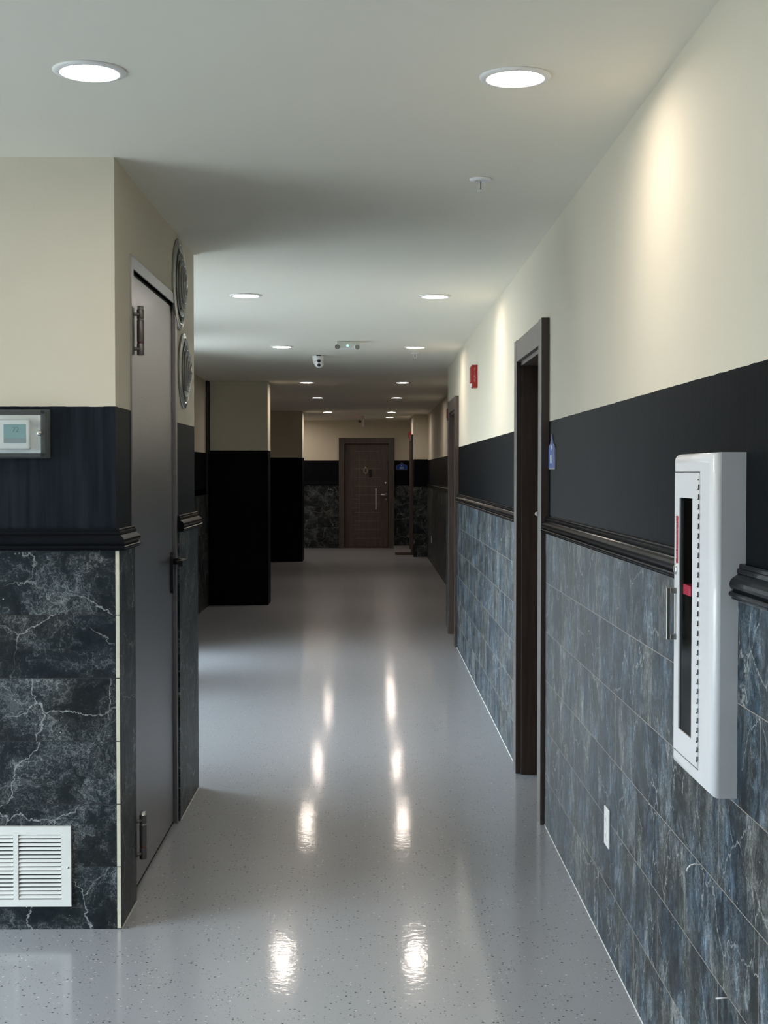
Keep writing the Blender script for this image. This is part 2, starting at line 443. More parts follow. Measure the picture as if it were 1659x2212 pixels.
def sweep(bm, path, prof, side):
    """moulding profile [(out, z)] mitred along an XY path; side=+1 puts 'out' on the right of the path"""
    P = [Vector(p) for p in path]; rows = []
    for i, p in enumerate(P):
        dirs = []
        if i > 0: dirs.append((P[i] - P[i - 1]).normalized())
        if i < len(P) - 1: dirs.append((P[i + 1] - P[i]).normalized())
        ns = [Vector((d.y, -d.x)) * side for d in dirs]
        n = ns[0] if len(ns) == 1 else (ns[0] + ns[1]) / (1 + ns[0].dot(ns[1]))
        rows.append([bm.verts.new((p.x + n.x * o, p.y + n.y * o, z)) for o, z in prof])
    fs = [bm.faces.new(rows[0]), bm.faces.new(rows[-1][::-1])]
    k = len(prof)
    for a, b in zip(rows[:-1], rows[1:]):
        for i in range(k):
            fs.append(bm.faces.new((a[i], a[(i + 1) % k], b[(i + 1) % k], b[i])))
    bmesh.ops.recalc_face_normals(bm, faces=fs)

RAILP = [(0, 1.272), (.011, 1.272), (.013, 1.269), (.013, 1.2635), (.0165, 1.2625), (.0175, 1.258), (.0175, 1.2545),
         (.0155, 1.2525), (.019, 1.249), (.026, 1.2445), (.0305, 1.2385), (.032, 1.232), (.0305, 1.2265), (.027, 1.2225), (.025, 1.2205),
         (.031, 1.2185), (.033, 1.2155), (.033, 1.2115), (.029, 1.2085), (.027, 1.2075), (.027, 1.204), (0, 1.204)]

# ------------------------------------------------------------------ the shell
XR, XRT = 0.730, 0.716         # long right wall: plaster face, tile face
XL, XLT = -0.803, -0.790       # block side: plaster, tile
YB, YBT = 4.390, 4.377         # block front: plaster, tile
YBE = 6.35                     # block far corner
XRF, XRFT = 0.985, 0.971       # right wall beyond the jog
YJ = 13.1
YP = 23.74                     # face of the projecting pier at the far right
XP, XPT = 0.749, 0.737
YF, YFT = 26.515, 26.50
XW = -1.775; XWT = -1.755      # left corridor wall
LX0, LY0 = -4.6, -4.2          # lobby extents behind and beside the camera

bm = BM(); box(bm, LX0 - .3, 1.4, LY0 - .3, 27.0, -0.12, 0.0)
struct('floor', bm, M['floor'], 'glossy grey epoxy floor with black and white flakes', 'floor')
bm = BM(); box(bm, LX0 - .3, 1.4, LY0 - .3, 27.0, CEIL, CEIL + 0.12)
struct('ceiling', bm, M['ceil'], 'plain painted ceiling with two rows of downlights', 'ceiling')

# long right wall with two door openings
D1 = (5.775, 6.635); D2 = (11.555, 12.415); DT = 1.975
bm = BM()
ys = [LY0, D1[0], D1[1], D2[0], D2[1], YJ]
for a, b in ((0, 1), (2, 3), (4, 5)): box(bm, XR, 1.3, ys[a], ys[b], 0, CEIL)
for d in (D1, D2):
    box(bm, XR, 1.3, d[0], d[1], DT, CEIL)
    box(bm, 0.98, 1.3, d[0], d[1], 0, DT)
wr = struct('wall_right', bm, M['paint'], 'long right wall, cream above black paint above grey tiles', 'wall')
bm = BM()
for a, b in ((LY0, 5.68), (6.73, 11.46), (12.51, YJ)): box(bm, XRT, XR + .001, a, b, 0, 1.206)
obj('tile_cladding', bm, M['tile_r'], wr)

bm = BM()
box(bm, XRF, 1.3, YJ, YP, 0, CEIL); 
wf = struct('wall_right_far', bm, M['paint'], 'set-back right wall beyond the second brown door', 'wall')
bm = BM(); box(bm, XRFT, XRF + .001, YJ, YP, 0, 1.206)
obj('tile_cladding', bm, M['tile_s'], wf)

# projecting pier and side wall at the far right, with a door opening
D5 = (24.40, 25.30)
bm = BM()
box(bm, XP, 1.3, YP, D5[0], 0, CEIL); box(bm, XP, 1.3, D5[1], YF, 0, CEIL); box(bm, XP, 1.3, D5[0], D5[1], DT + .03, CEIL)
box(bm, 0.95, 1.3, D5[0], D5[1], 0, DT + .03)
wp = struct('wall_right_pier', bm, M['paint_far'], 'far right pier standing out beside the end wall', 'wall')
bm = BM(); box(bm, XPT, XRF, YP - .013, YP + .001, 0, 1.206)
obj('tile_cladding', bm, M['tile_f'], wp)

# end wall with the flat door
D4 = (-0.494, 0.345); D4T = 1.992
bm = BM()
box(bm, XW - .2, D4[0], YF, YF + .3, 0, CEIL); box(bm, D4[1], 1.3, YF, YF + .3, 0, CEIL)
box(bm, D4[0], D4[1], YF, YF + .3, D4T, CEIL); box(bm, D4[0], D4[1], YF + .12, YF + .3, 0, D4T)
we = struct('wall_back', bm, M['paint_far'], 'end wall of the corridor around the brown flat door', 'wall')
bm = BM(); box(bm, XW, -0.60, YFT, YF + .001, 0, 1.206); box(bm, 0.459, XP, YFT, YF + .001, 0, 1.206)
obj('tile_cladding', bm, M['tile_f'], we)

# block on the left with the metal door
D3 = (4.705, 5.71); D3T = 2.135
bm = BM()
box(bm, LX0, XL, YB, D3[0], 0, CEIL); box(bm, LX0, XL, D3[1], YBE, 0, CEIL)
box(bm, LX0, XL, D3[0], D3[1], D3T, CEIL); box(bm, LX0, XL - .075, D3[0], D3[1], 0, D3T)
wb = struct('wall_left', bm, M['paint_b'], 'left block, cream over black paint, holding the grey metal door', 'wall')
bm = BM(); box(bm, LX0, XL, YBT, YB + .001, 0, 1.206)
obj('tile_cladding', bm, M['tile_b'], wb)
bm = BM()
for a, b in ((YBT - .001, 4.667), (5.748, YBE)): box(bm, XL - .001, XLT, a, b, 0, 1.206)
box(bm, XW, XLT, YBE - .001, YBE + .013, 0, 1.206)
obj('tile_cladding', bm, M['tile_s'], wb)
bm = BM()
z = 0.004
for k in range(6):
    z1 = (k + 1) * .2 - .0015 if k < 5 else 1.203
    box(bm, XL + .0005, XLT - .0008, YBT - .0035, YBT - .0008, z, z1, 0.0006, 1); z = z1 + .003
struct('trim_corner', bm, M['trimw'], 'pale raw tile edge running up the corner of the left block', 'trim')

# left corridor wall with two full-height windows
W1 = (6.75, 9.15); W2 = (10.0, 11.2); WZ = (0.06, 2.22)
bm = BM()
for a, b in ((YBE, W1[0]), (W1[1], W2[0]), (W2[1], YF)): box(bm, XW - .2, XW, a, b, 0, CEIL)
for w in (W1, W2):
    box(bm, XW - .2, XW, w[0], w[1], WZ[1], CEIL); box(bm, XW - .2, XW, w[0], w[1], 0, WZ[0])
wl = struct('wall_left_far', bm, M['paint'], 'left corridor wall beyond the block, partly hidden', 'wall')
bm = BM(); box(bm, XW - .001, XWT, W2[1] + .05, YF, 0, 1.206); box(bm, XW - .001, XWT, W1[1] + .05, W2[0] - .05, 0, 1.206)
obj('tile_cladding', bm, M['tile_s'], wl)

# lobby walls around the camera, glazed left and behind
WL = (0.5, 3.6); WB = (-4.3, -3.8); LZ = (0.05, 2.25)
bm = BM()
box(bm, LX0 - .2, LX0, LY0, WL[0], 0, CEIL); box(bm, LX0 - .2, LX0, WL[1], YB, 0, CEIL)
box(bm, LX0 - .2, LX0, WL[0], WL[1], LZ[1], CEIL); box(bm, LX0 - .2, LX0, WL[0], WL[1], 0, LZ[0])
struct('wall_lobby_left', bm, M['paint'])
bm = BM()
box(bm, LX0, WB[0], LY0 - .2, LY0, 0, CEIL); box(bm, WB[1], 1.3, LY0 - .2, LY0, 0, CEIL)
box(bm, WB[0], WB[1], LY0 - .2, LY0, LZ[1], CEIL); box(bm, WB[0], WB[1], LY0 - .2, LY0, 0, LZ[0])
struct('wall_front', bm, M['paint'])

def window(name, axis, at, a0, a1, z0, z1, n):
    bm = BM(); t = .05
    def B(u0, u1, zz0, zz1):
        if axis == 'x': box(bm, at - .06, at, u0, u1, zz0, zz1, .004, 1)
        else: box(bm, u0, u1, at - .06, at, zz0, zz1, .004, 1)
    B(a0, a1, z0, z0 + t); B(a0, a1, z1 - t, z1)
    for i in range(n + 1):
        c = a0 + (a1 - a0 - t) * i / n
        B(c, c + t, z0 + t, z1 - t)
    root = struct(name, bm, M['alu'])
    bm = BM()
    if axis == 'x': box(bm, at - .034, at - .028, a0 + .01, a1 - .01, z0 + .01, z1 - .01)
    else: box(bm, a0 + .01, a1 - .01, at - .034, at - .028, z0 + .01, z1 - .01)
    obj('glass_pane', bm, M['glass'], root)
window('window_1', 'x', XW - .08, W1[0], W1[1], WZ[0], WZ[1], 2)
window('window_2', 'x', XW - .08, W2[0], W2[1], WZ[0], WZ[1], 1)
window('window_3', 'x', LX0 - .08, WL[0], WL[1], LZ[0], LZ[1], 4)
window('window_4', 'y', LY0 - .08, WB[0], WB[1], LZ[0], LZ[1], 3)

# square columns standing against the left corridor wall
def column(name, x0, x1, y0, y1, label):
    bm = BM(); box(bm, x0, x1, y0, y1, 0, CEIL, 0.006, 2)
    return struct(name, bm, M['paint_col'], label, 'column')
column('wall_column_near', -1.745, -1.112, 15.12, 15.50, 'nearer square column, cream top and black lower part')
column('wall_column_far', -1.775, -1.100, 22.50, 23.05, 'farther square column, cream top and black lower part')
bm = BM(); box(bm, -1.80, -1.752, 15.02, 15.13, 0, CEIL, .004, 1)
struct('trim_black', bm, M['blackp'], 'narrow black strip from floor to ceiling beside the nearer column', 'trim')

# chair rails
def rail(name, path, side, label):
    bm = BM(); sweep(bm, path, RAILP, side)
    return struct(name, bm, M['rail'], label, 'trim')
rail('trim_rail_block', [(LX0, YB), (XL, YB), (XL, 4.668)], 1, 'black moulded rail wrapping the corner of the left block')
rail('trim_rail_block_end', [(XL, 5.75), (XL, YBE), (XW, YBE)], 1, 'short black moulded rail between metal door and block end')
rail('trim_rail_near', [(XR, LY0), (XR, 2.712)], -1, 'black moulded rail in front of the white cabinet')
rail('trim_rail_middle', [(XR, 3.02), (XR, 5.672)], -1, 'black moulded rail between white cabinet and nearest brown door')
rail('trim_rail_doors', [(XR, 6.74), (XR, 11.45)], -1, 'black moulded rail between the two brown doors on the right')
rail('trim_rail_far', [(XRF, YJ), (XRF, YP)], -1, 'black moulded rail on the set-back far right wall')
rail('trim_rail_back_left', [(XW, YF), (-0.602, YF)], 1, 'black rail left of the flat door on the end wall')
rail('trim_rail_back_right', [(0.461, YF), (XP, YF)], 1, 'black rail right of the flat door on the end wall')
rail('trim_rail_left', [(XW, YF), (XW, W2[1] + .05)], 1, 'black rail on the left corridor wall beside the black strip')

# caulk beads
bm = BM(); prism(bm, [(XRT, 0.0), (XRT - .0022, 0.0), (XRT, .003)], 'y', LY0, 5.68); prism(bm, [(XRT, 0.0), (XRT - .0022, 0.0), (XRT, .003)], 'y', 6.73, 11.46)
struct('trim_caulk', bm, M['caulk'], 'thin white caulk line along the foot of the right wall', 'trim')
bm = BM(); prism(bm, [(XLT, 0.0), (XLT + .003, 0.0), (XLT, .004)], 'y', 5.75, YBE); prism(bm, [(XLT, 0.0), (XLT + .003, 0.0), (XLT, .004)], 'y', YBT, 4.66)
struct('trim_caulk_left', bm, M['caulk'], 'thin caulk line along the foot of the left block', 'trim')

# ------------------------------------------------------------------ doors on the long right wall
def side_door(name, d, label, xf=0.697, xb=XR, top=DT, nub=True):
    y0, y1 = d; w = .105
    r = thing(name, label, 'door', (xf + .05, (y0 + y1) / 2, 0), kind='structure')
    for (a, b) in ((y0 - w, y0), (y1, y1 + w)):
        bm = BM(); box(bm, xf, xb, a, b, 0, top + w, .0025, 2); obj('architrave', bm, M['wood2'], r)
    bm = BM(); box(bm, xf + .0015, xb, y0 + .0005, y1 - .0005, top, top + w - .003, .002, 2); obj('head_architrave', bm, M['wood2'], r)
    # lining with a stop groove
    bm = BM()
    box(bm, xf + .022, .95, y0, y0 + .018, 0, top); box(bm, xf + .026, .95, y1 - .018, y1, 0, top)
    box(bm, xf + .022, .95, y0, y1, top - .018, top)
    obj('door_lining', bm, M['wood'], r)
    bm = BM(); box(bm, .865, .905, y0 + .02, y1 - .02, .012, top - .02, .002, 1)
    leaf = obj('door_leaf', bm, M['wood'], r)
    if nub:
        bm = BM(); cyl(bm, (.865, y0 + .10, 1.02), (.815, y0 + .10, 1.02), .010); tube(bm, [(.818, y0 + .10, 1.02), (.812, y0 + .13, 1.02), (.812, y0 + .22, 1.02)], .009)
        obj('lever_handle', bm, M['steel'], leaf)
        bm = BM(); lathe(bm, [(0, .014), (.006, .012), (.009, .004), (.009, 0), (0, 0)], (xf + .001, y0 + .012 if False else y0 - .006, 1.277), (-1, .2, 0), 16)
        obj('latch_knob', bm, M['white'], r)
    bm = BM(); box(bm, .80, .97, y0, y1, 0, .010, .002, 1); obj('threshold', bm, M['dark'], r)
    return r
side_door('door_1', D1, 'nearest dark brown door in the right wall, beside the blue sign')
side_door('door_2', D2, 'second dark brown door in the right wall, beyond the red alarm', nub=False)
side_door('door_3', D5, 'dark brown door frame in the far right pier by the step', xf=.713, xb=XP, top=DT + .03, nub=False)

# ------------------------------------------------------------------ far flat door
r = thing('door_4', 'brown flat door at the corridor end with knocker and pull bar', 'door', (-.07, 26.45, 0), kind='structure')
yf0 = 26.452
for (a, b) in ((-.600, D4[0]), (D4[1], .459)):
    bm = BM(); box(bm, a, b, yf0, YF, 0, 2.103, .003, 2); obj('architrave', bm, M['wood2'], r)
bm = BM(); box(bm, D4[0] + .001, D4[1] - .001, yf0 + .001, YF, D4T, 2.101, .002, 2); obj('head_architrave', bm, M['wood2'], r)
bm = BM(); box(bm, D4[0] - .002, D4[1] + .002, YF - .02, YF + .12, 0, .018); obj('threshold', bm, M['wood'], r)
bm = BM(); yl = 26.525
box(bm, D4[0] + .004, D4[1] - .004, yl, yl + .045, .02, D4T - .004, .003, 1)
leaf = obj('door_leaf', bm, M['wood'], r)
bm = BM()
for k in range(-1, 11):
    zz = 1.683 - .166 * k
    if zz < .1 or zz > 1.9: continue
    box(bm, -.300, .190, yl - .0015, yl + .002, zz - .0022, zz + .0022)
for k in range(4, 9):
    zz = 1.683 - .166 * k - .083
    if zz > .1: box(bm, -.350, -.215, yl - .0015, yl + .002, zz - .0018, zz + .0018)
box(bm, -.2165, -.2135, yl - .0012, yl + .002, .2, 1.84)
obj('inlay_lines', bm, simple('dull groove inlay', (0.24, 0.20, 0.18), 0.4, 0.3), leaf)
bm = BM(); lathe(bm, [(0, .02), (.012, .018), (.018, 0), (0, 0)], (-.088, yl, 1.535), (0, -1, 0), 16)
pts = [(-.088 + .034 * math.sin(a) * (1 if a < PI else 1), yl - .018, 1.48 + .055 * math.cos(a)) for a in [2 * PI * i / 20 for i in range(21)]]
tube(bm, pts, .005, 8); obj('door_knocker', bm, M['brass'], leaf)
bm = BM(); box(bm, -.028, .022, yl - .022, yl, 1.355, 1.500, .006, 2); obj('door_viewer', bm, M['dark'], leaf)
bm = BM(); lathe(bm, [(0, .016), (.016, .014), (.024, .004), (.024, 0), (0, 0)], (.292, yl, 1.245), (0, -1, 0), 24); obj('upper_lock', bm, M['steel'], leaf)
bm = BM(); lathe(bm, [(0, .010), (.022, .008), (.026, 0), (0, 0)], (.303, yl, .925), (0, -1, 0), 24); obj('lower_lock', bm, M['hinge'], leaf)
bm = BM(); lathe(bm, [(0, .012), (.026, .010), (.028, 0), (0, 0)], (.303, yl, 1.018), (0, -1, 0), 24)
tube(bm, [(.303, yl, 1.018), (.300, yl - .045, 1.018), (.285, yl - .055, 1.018), (.195, yl - .055, 1.016)], .0135, 12); obj('lever_handle', bm, M['chrome'], leaf)
bm = BM(); box(bm, .093, .121, yl - .062, yl - .044, .735, 1.142, .006, 2)
cyl(bm, (.107, yl, .77), (.107, yl - .05, .77), .009); cyl(bm, (.107, yl, 1.105), (.107, yl - .05, 1.105), .009); obj('pull_bar', bm, M['steel'], leaf)

# step beside it
bm = BM(); box(bm, .440, XP, 24.30, YF - .016, 0, .050)
st = obj('raised_step', bm, simple('grey step coating', (0.22, 0.22, 0.225), 0.35))
recenter(st, (.59, 25.4, 0)); tag(st, 'low grey step with a brown front edge beside the far door', 'step'); st['kind'] = 'structure'
bpy.context.view_layer.update()
bm = BM(); box(bm, .432, XPT - .026, 24.280, 24.300, 0, .052, .003, 1); obj('edge_strip', bm, M['brown'], st)

# ------------------------------------------------------------------ grey metal door
r = thing('door_5', 'grey metal utility door with black lever in the left block', 'door', (XL, 5.2, 0), kind='structure')
XFm = -.797
for (a, b) in ((4.665, 4.708), (5.707, 5.75)):
    bm = BM(); box(bm, XL - .05, XFm, a, b, 0, 2.178, .002, 2); obj('frame_post', bm, M['mdoor'], r)
bm = BM(); box(bm, XL - .05, XFm - .0008, 4.709, 5.706, 2.135, 2.177, .002, 2); obj('frame_head', bm, M['mdoor'], r)
bm = BM(); box(bm, XL - .06, -.8155, 4.7085, 5.7065, 0.0, 2.135); obj('leaf_gap_shade', bm, M['dark'], r)  # dark filler painting the shade in the gap around the leaf
bm = BM(); box(bm, -.860, -.812, 4.714, 5.697, .012, 2.126, .003, 2); leaf = obj('door_leaf', bm, M['mdoor'], r)
for (z0, z1) in ((1.846, 2.012), (.127, .290)):
    bm = BM(); hx, hy = -.778, 4.728; h = z1 - z0
    for a, b in ((.0, .24), (.27, .72), (.745, .93)): lathe(bm, [(0, 0), (.0118, 0), (.0125, .002), (.0125, (b - a) * h - .002), (.0118, (b - a) * h), (0, (b - a) * h)], (hx, hy, z0 + a * h), (0, 0, 1), 24)
    hg = obj('hinge', bm, M['hinge'], r)
    bm = BM(); cyl(bm, (hx, hy, z0 + .005), (hx, hy, z1), .0108); obj('hinge_pin', bm, M['chrome'], hg)
    bm = BM(); cyl(bm, (hx, hy, z0 + .243 * h), (hx, hy, z0 + .267 * h), .0119); obj('hinge_ring', bm, M['copper'], hg)
    bm = BM(); box(bm, XFm - .003, XFm + .002, 4.668, 4.706, z0, z1 - .01, .001, 1)
    for a in (.12, .82): cyl(bm, (XFm, 4.70, z0 + a * h), (hx, hy, z0 + a * h), .006)
    obj('hinge_plate', bm, M['hinge'], hg)
bm = BM(); ph = [(5.648 + .019 * math.cos(t), zc + .019 * math.sin(t)) for zc, rng in ((1.108, (0, PI)), (.976, (PI, 2 * PI))) for t in [rng[0] + (rng[1] - rng[0]) * i / 8 for i in range(9)]]
prism(bm, ph, 'x', -.812, -.800); hp = obj('handle_plate', bm, M['blackp'], leaf)
bm = BM(); cyl(bm, (-.80, 5.648, 1.087), (-.762, 5.648, 1.087), .0135)
prism(bm, [(-.772, 5.662), (-.758, 5.660), (-.7465, 5.640), (-.7465, 5.520), (-.7575, 5.520), (-.7645, 5.530), (-.7645, 5.634), (-.772, 5.637)], 'z', 1.0755, 1.0985)
obj('lever_handle', bm, M['blackp'], leaf)
for y in (4.686, 5.728):
    bm = BM(); cyl(bm, (XFm - .001, y, .050), (XFm + .0006, y, .050), .006, 12); obj('fixing_hole', bm, M['dark'], r)

# ------------------------------------------------------------------ round diffusers
def round_vent(yc, zc, R, label):
    r = thing('round_air_vent', label, 'vent', (XL, yc, zc), group='round ceiling-level air vents on the block side')
    c = (XL, yc, zc); ax = (1, 0, 0)
    bm = BM(); lathe(bm, [(R * .83, 0), (R, 0), (R, .0075), (R * .975, .0095), (R * .90, .0105), (R * .885, .0135), (R * .86, .0135), (R * .84, .010), (R * .83, 0)], c, ax, 64)
    obj('flange', bm, M['ventg'], r)
    bm = BM(); lathe(bm, [(0, .0003), (R * .84, .0003), (R * .84, .0012), (0, .0012)], c, ax, 48); obj('duct_shade_sheet', bm, M['dark'], r)  # dark disc stands in for the shade behind the louvre rings
    for k, rr in enumerate((.70, .55, .40, .26)):
        bm = BM(); h = (.016, .023, .029, .034)[k]
        lathe(bm, [(R * (rr - .085), .002), (R * (rr - .014), h - .001), (R * rr, h + .001), (R * (rr + .012), h - .002), (R * (rr - .060), .002), (R * (rr - .085), .002)], c, ax, 48)
        obj('louvre_ring', bm, M['ventg'], r)
    bm = BM(); lathe(bm, [(0, .041), (R * .11, .038), (R * .13, .034), (R * .05, .002), (0, .002)], c, ax, 24); obj('centre_cone', bm, M['ventg'], r)
    return r
round_vent(5.835, 2.232, .190, 'upper and larger round metal air vent above the grey door')
round_vent(5.975, 1.883, .160, 'lower and smaller round metal air vent beside the grey door')

# ------------------------------------------------------------------ return grille on the block front
r = thing('air_return_grille', 'white louvred air grille low on the tiles of the left block', 'vent', (-1.12, YBT, .076))
x0, x1, z0, z1 = -1.303, -.947, .076, .331
bm = BM()
yv = YBT - .010
for a in ((x0, x1, z1 - .026, z1), (x0, x1, z0, z0 + .022), (x0, x0 + .030, z0 + .022, z1 - .026), (x1 - .031, x1, z0 + .022, z1 - .026), (-1.129, -1.113, z0 + .022, z1 - .026)):
    box(bm, a[0], a[1], yv, YBT, a[2], a[3])
prism(bm, [(x0 - .001, z0 - .001), (x1 + .001, z0 - .001), (x1 + .001, z0 + .003), (x0 - .001, z0 + .003)], 'y', yv + .002, YBT)
obj('frame', bm, M['ventm'], r)
bm = BM(); box(bm, x0 + .02, x1 - .02, YBT - .0022, YBT - .0005, z0 + .015, z1 - .015); obj('duct_shade_sheet', bm, M['dark'], r)  # dark sheet painted as the shadow between the slats
n = 16
for (a, b) in ((x0 + .031, -1.130), (-1.112, x1 - .032)):
    bm = BM()
    for k in range(n):
        zc = z0 + .024 + (z1 - z0 - .050) * (k + .5) / n
        prism(bm, [(yv + .0005, zc - .0040), (yv + .0012, zc - .0046), (yv + .0060, zc + .0030), (yv + .0052, zc + .0040)], 'x', a, b)
    obj('louvre_bank', bm, M['ventm'], r)
bm = BM(); lathe(bm, [(0, .003), (.003, .002), (.0036, 0), (0, 0)], (x1 - .010, yv, .200), (0, -1, 0), 12); obj('screw', bm, M['steel'], r)

# ------------------------------------------------------------------ thermostat and its clear guard
r = thing('thermostat', 'white thermostat with teal display inside the clear guard', 'thermostat', (-1.115, YB, 1.57))
bm = BM(); box(bm, -1.195, -1.031, YB - .010, YB, 1.508, 1.630, .004, 2); obj('wall_plate', bm, M['white'], r)
bm = BM(); box(bm, -1.165, -1.064, YB - .034, YB - .010, 1.521, 1.616, .006, 3); tb = obj('body', bm, M['white'], r)
bm = BM(); box(bm, -1.146, -1.0765, YB - .0355, YB - .033, 1.541, 1.600, .001, 1); sc = obj('display', bm, M['lcd'], tb)
bm = BM(); box(bm, -1.1455, -1.077, YB - .0362, YB - .035, 1.5415, 1.556); obj('display_band', bm, M['lcd2'], tb)
text('digits', '72', .022, (-1.108, YB - .0361, 1.582), (1, 0, 0), (0, 0, 1), M['lcdtxt'], tb)
r = thing('thermostat_guard', 'clear lockable plastic guard box on the black wall of the left block', 'guard', (-1.11, YB, 1.497))
gx0, gx1, gz0, gz1, gy = -1.222, -1.012, 1.497, 1.643, YB - .052
bm = BM()
t = .0025
box(bm, gx0, gx1, gy, gy + t, gz0, gz1); box(bm, gx0, gx0 + t, gy + t, YB, gz0, gz1); box(bm, gx1 - t, gx1, gy + t, YB, gz0, gz1)
box(bm, gx0 + t, gx1 - t, gy + t, YB, gz0, gz0 + t); box(bm, gx0 + t, gx1 - t, gy + t, YB, gz1 - t, gz1)
obj('cover', bm, M['acrylic'], r)
bm = BM()
for a in ((gx0, gx1, gz1 - .012, gz1 - .0005), (gx0, gx1, gz0 + .0005, gz0 + .012), (gx1 - .014, gx1 - .0005, gz0, gz1)):
    box(bm, a[0], a[1], gy - .0012, gy + .0002, a[2], a[3], .0005, 1)
box(bm, gx0 - .004, gx1 + .005, YB - .008, YB, gz0 - .004, gz1 + .004, .002, 1)
obj('rim', bm, glass_mat('smoky acrylic edge', (.36, .39, .40), 0.22, 0.07), r)
bm = BM(); lathe(bm, [(0, .022), (.006, .020), (.0095, .012), (.0095, .004), (.007, 0), (0, 0)], (-1.028, gy, 1.571), (0, -1, 0), 20); obj('lock_knob', bm, M['chrome'], r)

# ------------------------------------------------------------------ fire extinguisher cabinet
r = thing('extinguisher_cabinet', 'white fire extinguisher cabinet with narrow glass pane on right wall', 'cabinet', (XR, 2.865, .812))
cx0, cy0, cy1, cz0, cz1 = .662, 2.690, 3.030, .812, 1.489
wy0, wy1, wz0, wz1 = 2.846, 2.966, .900, 1.396
# body: a shell with rounded front edges around an open middle
def rounded_frame(bm, x_back, x_front, oy0, oy1, oz0, oz1, iy0, iy1, iz0, iz1, rad, seg=6):
    prof = [(0, 0)]                       # (inset from outline, distance in front of back)
    depth = x_back - x_front
    rows = [(0.0, 0.0), (0.0, depth - rad)]
    for i in range(1, seg + 1):
        a = PI / 2 * i / seg
        rows.append((rad - rad * math.cos(a), depth - rad + rad * math.sin(a)))
    loops = []
    for ins, h in rows:
        loops.append([bm.verts.new((x_back - h, y, z)) for y, z in ((oy0 + ins, oz0 + ins), (oy1 - ins, oz0 + ins), (oy1 - ins, oz1 - ins), (oy0 + ins, oz1 - ins))])
    loops.append([bm.verts.new((x_front, y, z)) for y, z in ((iy0, iz0), (iy1, iz0), (iy1, iz1), (iy0, iz1))])
    loops.append([bm.verts.new((x_back, y, z)) for y, z in ((iy0, iz0), (iy1, iz0), (iy1, iz1), (iy0, iz1))])
    fs = []
    for k, (a, b) in enumerate(zip(loops[:-1], loops[1:])):
        for i in range(4):
            f = bm.faces.new((a[i], a[(i + 1) % 4], b[(i + 1) % 4], b[i])); fs.append(f)
            f.smooth = 1 <= k < len(rows) - 1
    bmesh.ops.recalc_face_normals(bm, faces=fs)
dy0, dy1, dz0, dz1 = 2.786, 3.010, .850, 1.449
bm = BM(); rounded_frame(bm, XR, cx0, cy0, cy1, cz0, cz1, dy0 - .003, dy1 + .003, dz0 - .003, dz1 + .003, .020)
body = obj('body', bm, M['whitem'], r)
bm = BM(); box(bm, XR - .006, XR - .001, dy0 - .002, dy1 + .002, dz0 - .002, dz1 + .002)
for a in ((dy1 - .004, dy1 + .0025, dz0, dz1), (dy0 - .0025, dy0 + .004, dz0, dz1), (dy0, dy1, dz0 - .002, dz0 + .004), (dy0, dy1, dz1 - .004, dz1 + .002)): box(bm, cx0 + .0115, XR - .006, *a)
obj('inner_back', bm, M['inner'], r)
bm = BM()
xd0, xd1 = cx0 - .0005, cx0 + .0025
for a in ((dy0, wy0, dz0, dz1), (wy1, dy1, dz0, dz1), (wy0, wy1, dz0, wz0), (wy0, wy1, wz1, dz1)): box(bm, xd0, xd1, *a)
door = obj('door', bm, M['whitem'], r)
bm = BM(); box(bm, cx0 + .0026, cx0 + .0042, wy0 - .002, wy1 + .002, wz0 - .002, wz1 + .002); obj('glass_pane', bm, M['tint'], door)
bm = BM(); cyl(bm, (cx0 + .0005, dy0 - .0015, dz0 + .004), (cx0 + .0005, dy0 - .0015, dz1 - .004), .0034, 12)
obj('piano_hinge', bm, M['whitem'], door)
bm = BM()
for k in range(30):
    zc = dz0 + .016 + k * (dz1 - dz0 - .03) / 29
    box(bm, cx0 - .0040, cx0 - .0026, dy0 - .0052, dy0 + .0022, zc - .0009, zc + .0009)
    if k % 1 == 0 and k < 29: box(bm, cx0 - .0040, cx0 - .0024, dy0 - .0056, dy0 - .0040, zc + .001, zc + .010)
obj('knuckle_gap_shade', bm, M['dark'], door)  # raised dark strips painted as shade between the hinge knuckles
bm = BM(); lathe(bm, [(0, .006), (.006, .0055), (.011, .003), (.0125, 0), (0, 0)], (xd0, 2.992, 1.241), (-1, 0, 0), 24); obj('cam_lock', bm, M['chrome'], door)
bm = BM(); hx = .640
box(bm, hx, hx + .008, 2.988, 3.000, 1.088, 1.200, .001, 1); box(bm, hx + .008, xd0 + .001, 2.988, 3.000, 1.088, 1.100, .001, 1); box(bm, hx + .008, xd0 + .001, 2.988, 3.000, 1.188, 1.200, .001, 1)
obj('pull_handle', bm, simple('dull nickel', (0.22, 0.225, 0.215), 0.32, 0.9), door)
bm = BM(); box(bm, xd0 - .0003, xd0 + .0005, 2.9755, 2.9950, 1.254, 1.356); dc = obj('red_decal', bm, M['decal'], door)
text('decal_lettering', 'FIRE EXTINGUISHER', .0115, (xd0 - .0006, 2.9852, 1.305), (0, 0, 1), (0, 1, 0), M['decal2'], door, sx=.80)
bm = BM()
pts = [(.690, 2.846 + .01 * i, 0) for i in range(8)]
box(bm, .6672, .6686, 2.880, 2.945, 1.191, 1.212); box(bm, .6672, .724, 2.945, 2.949, 1.191, 1.212)
obj('red_strap', bm, M['pink'], r)

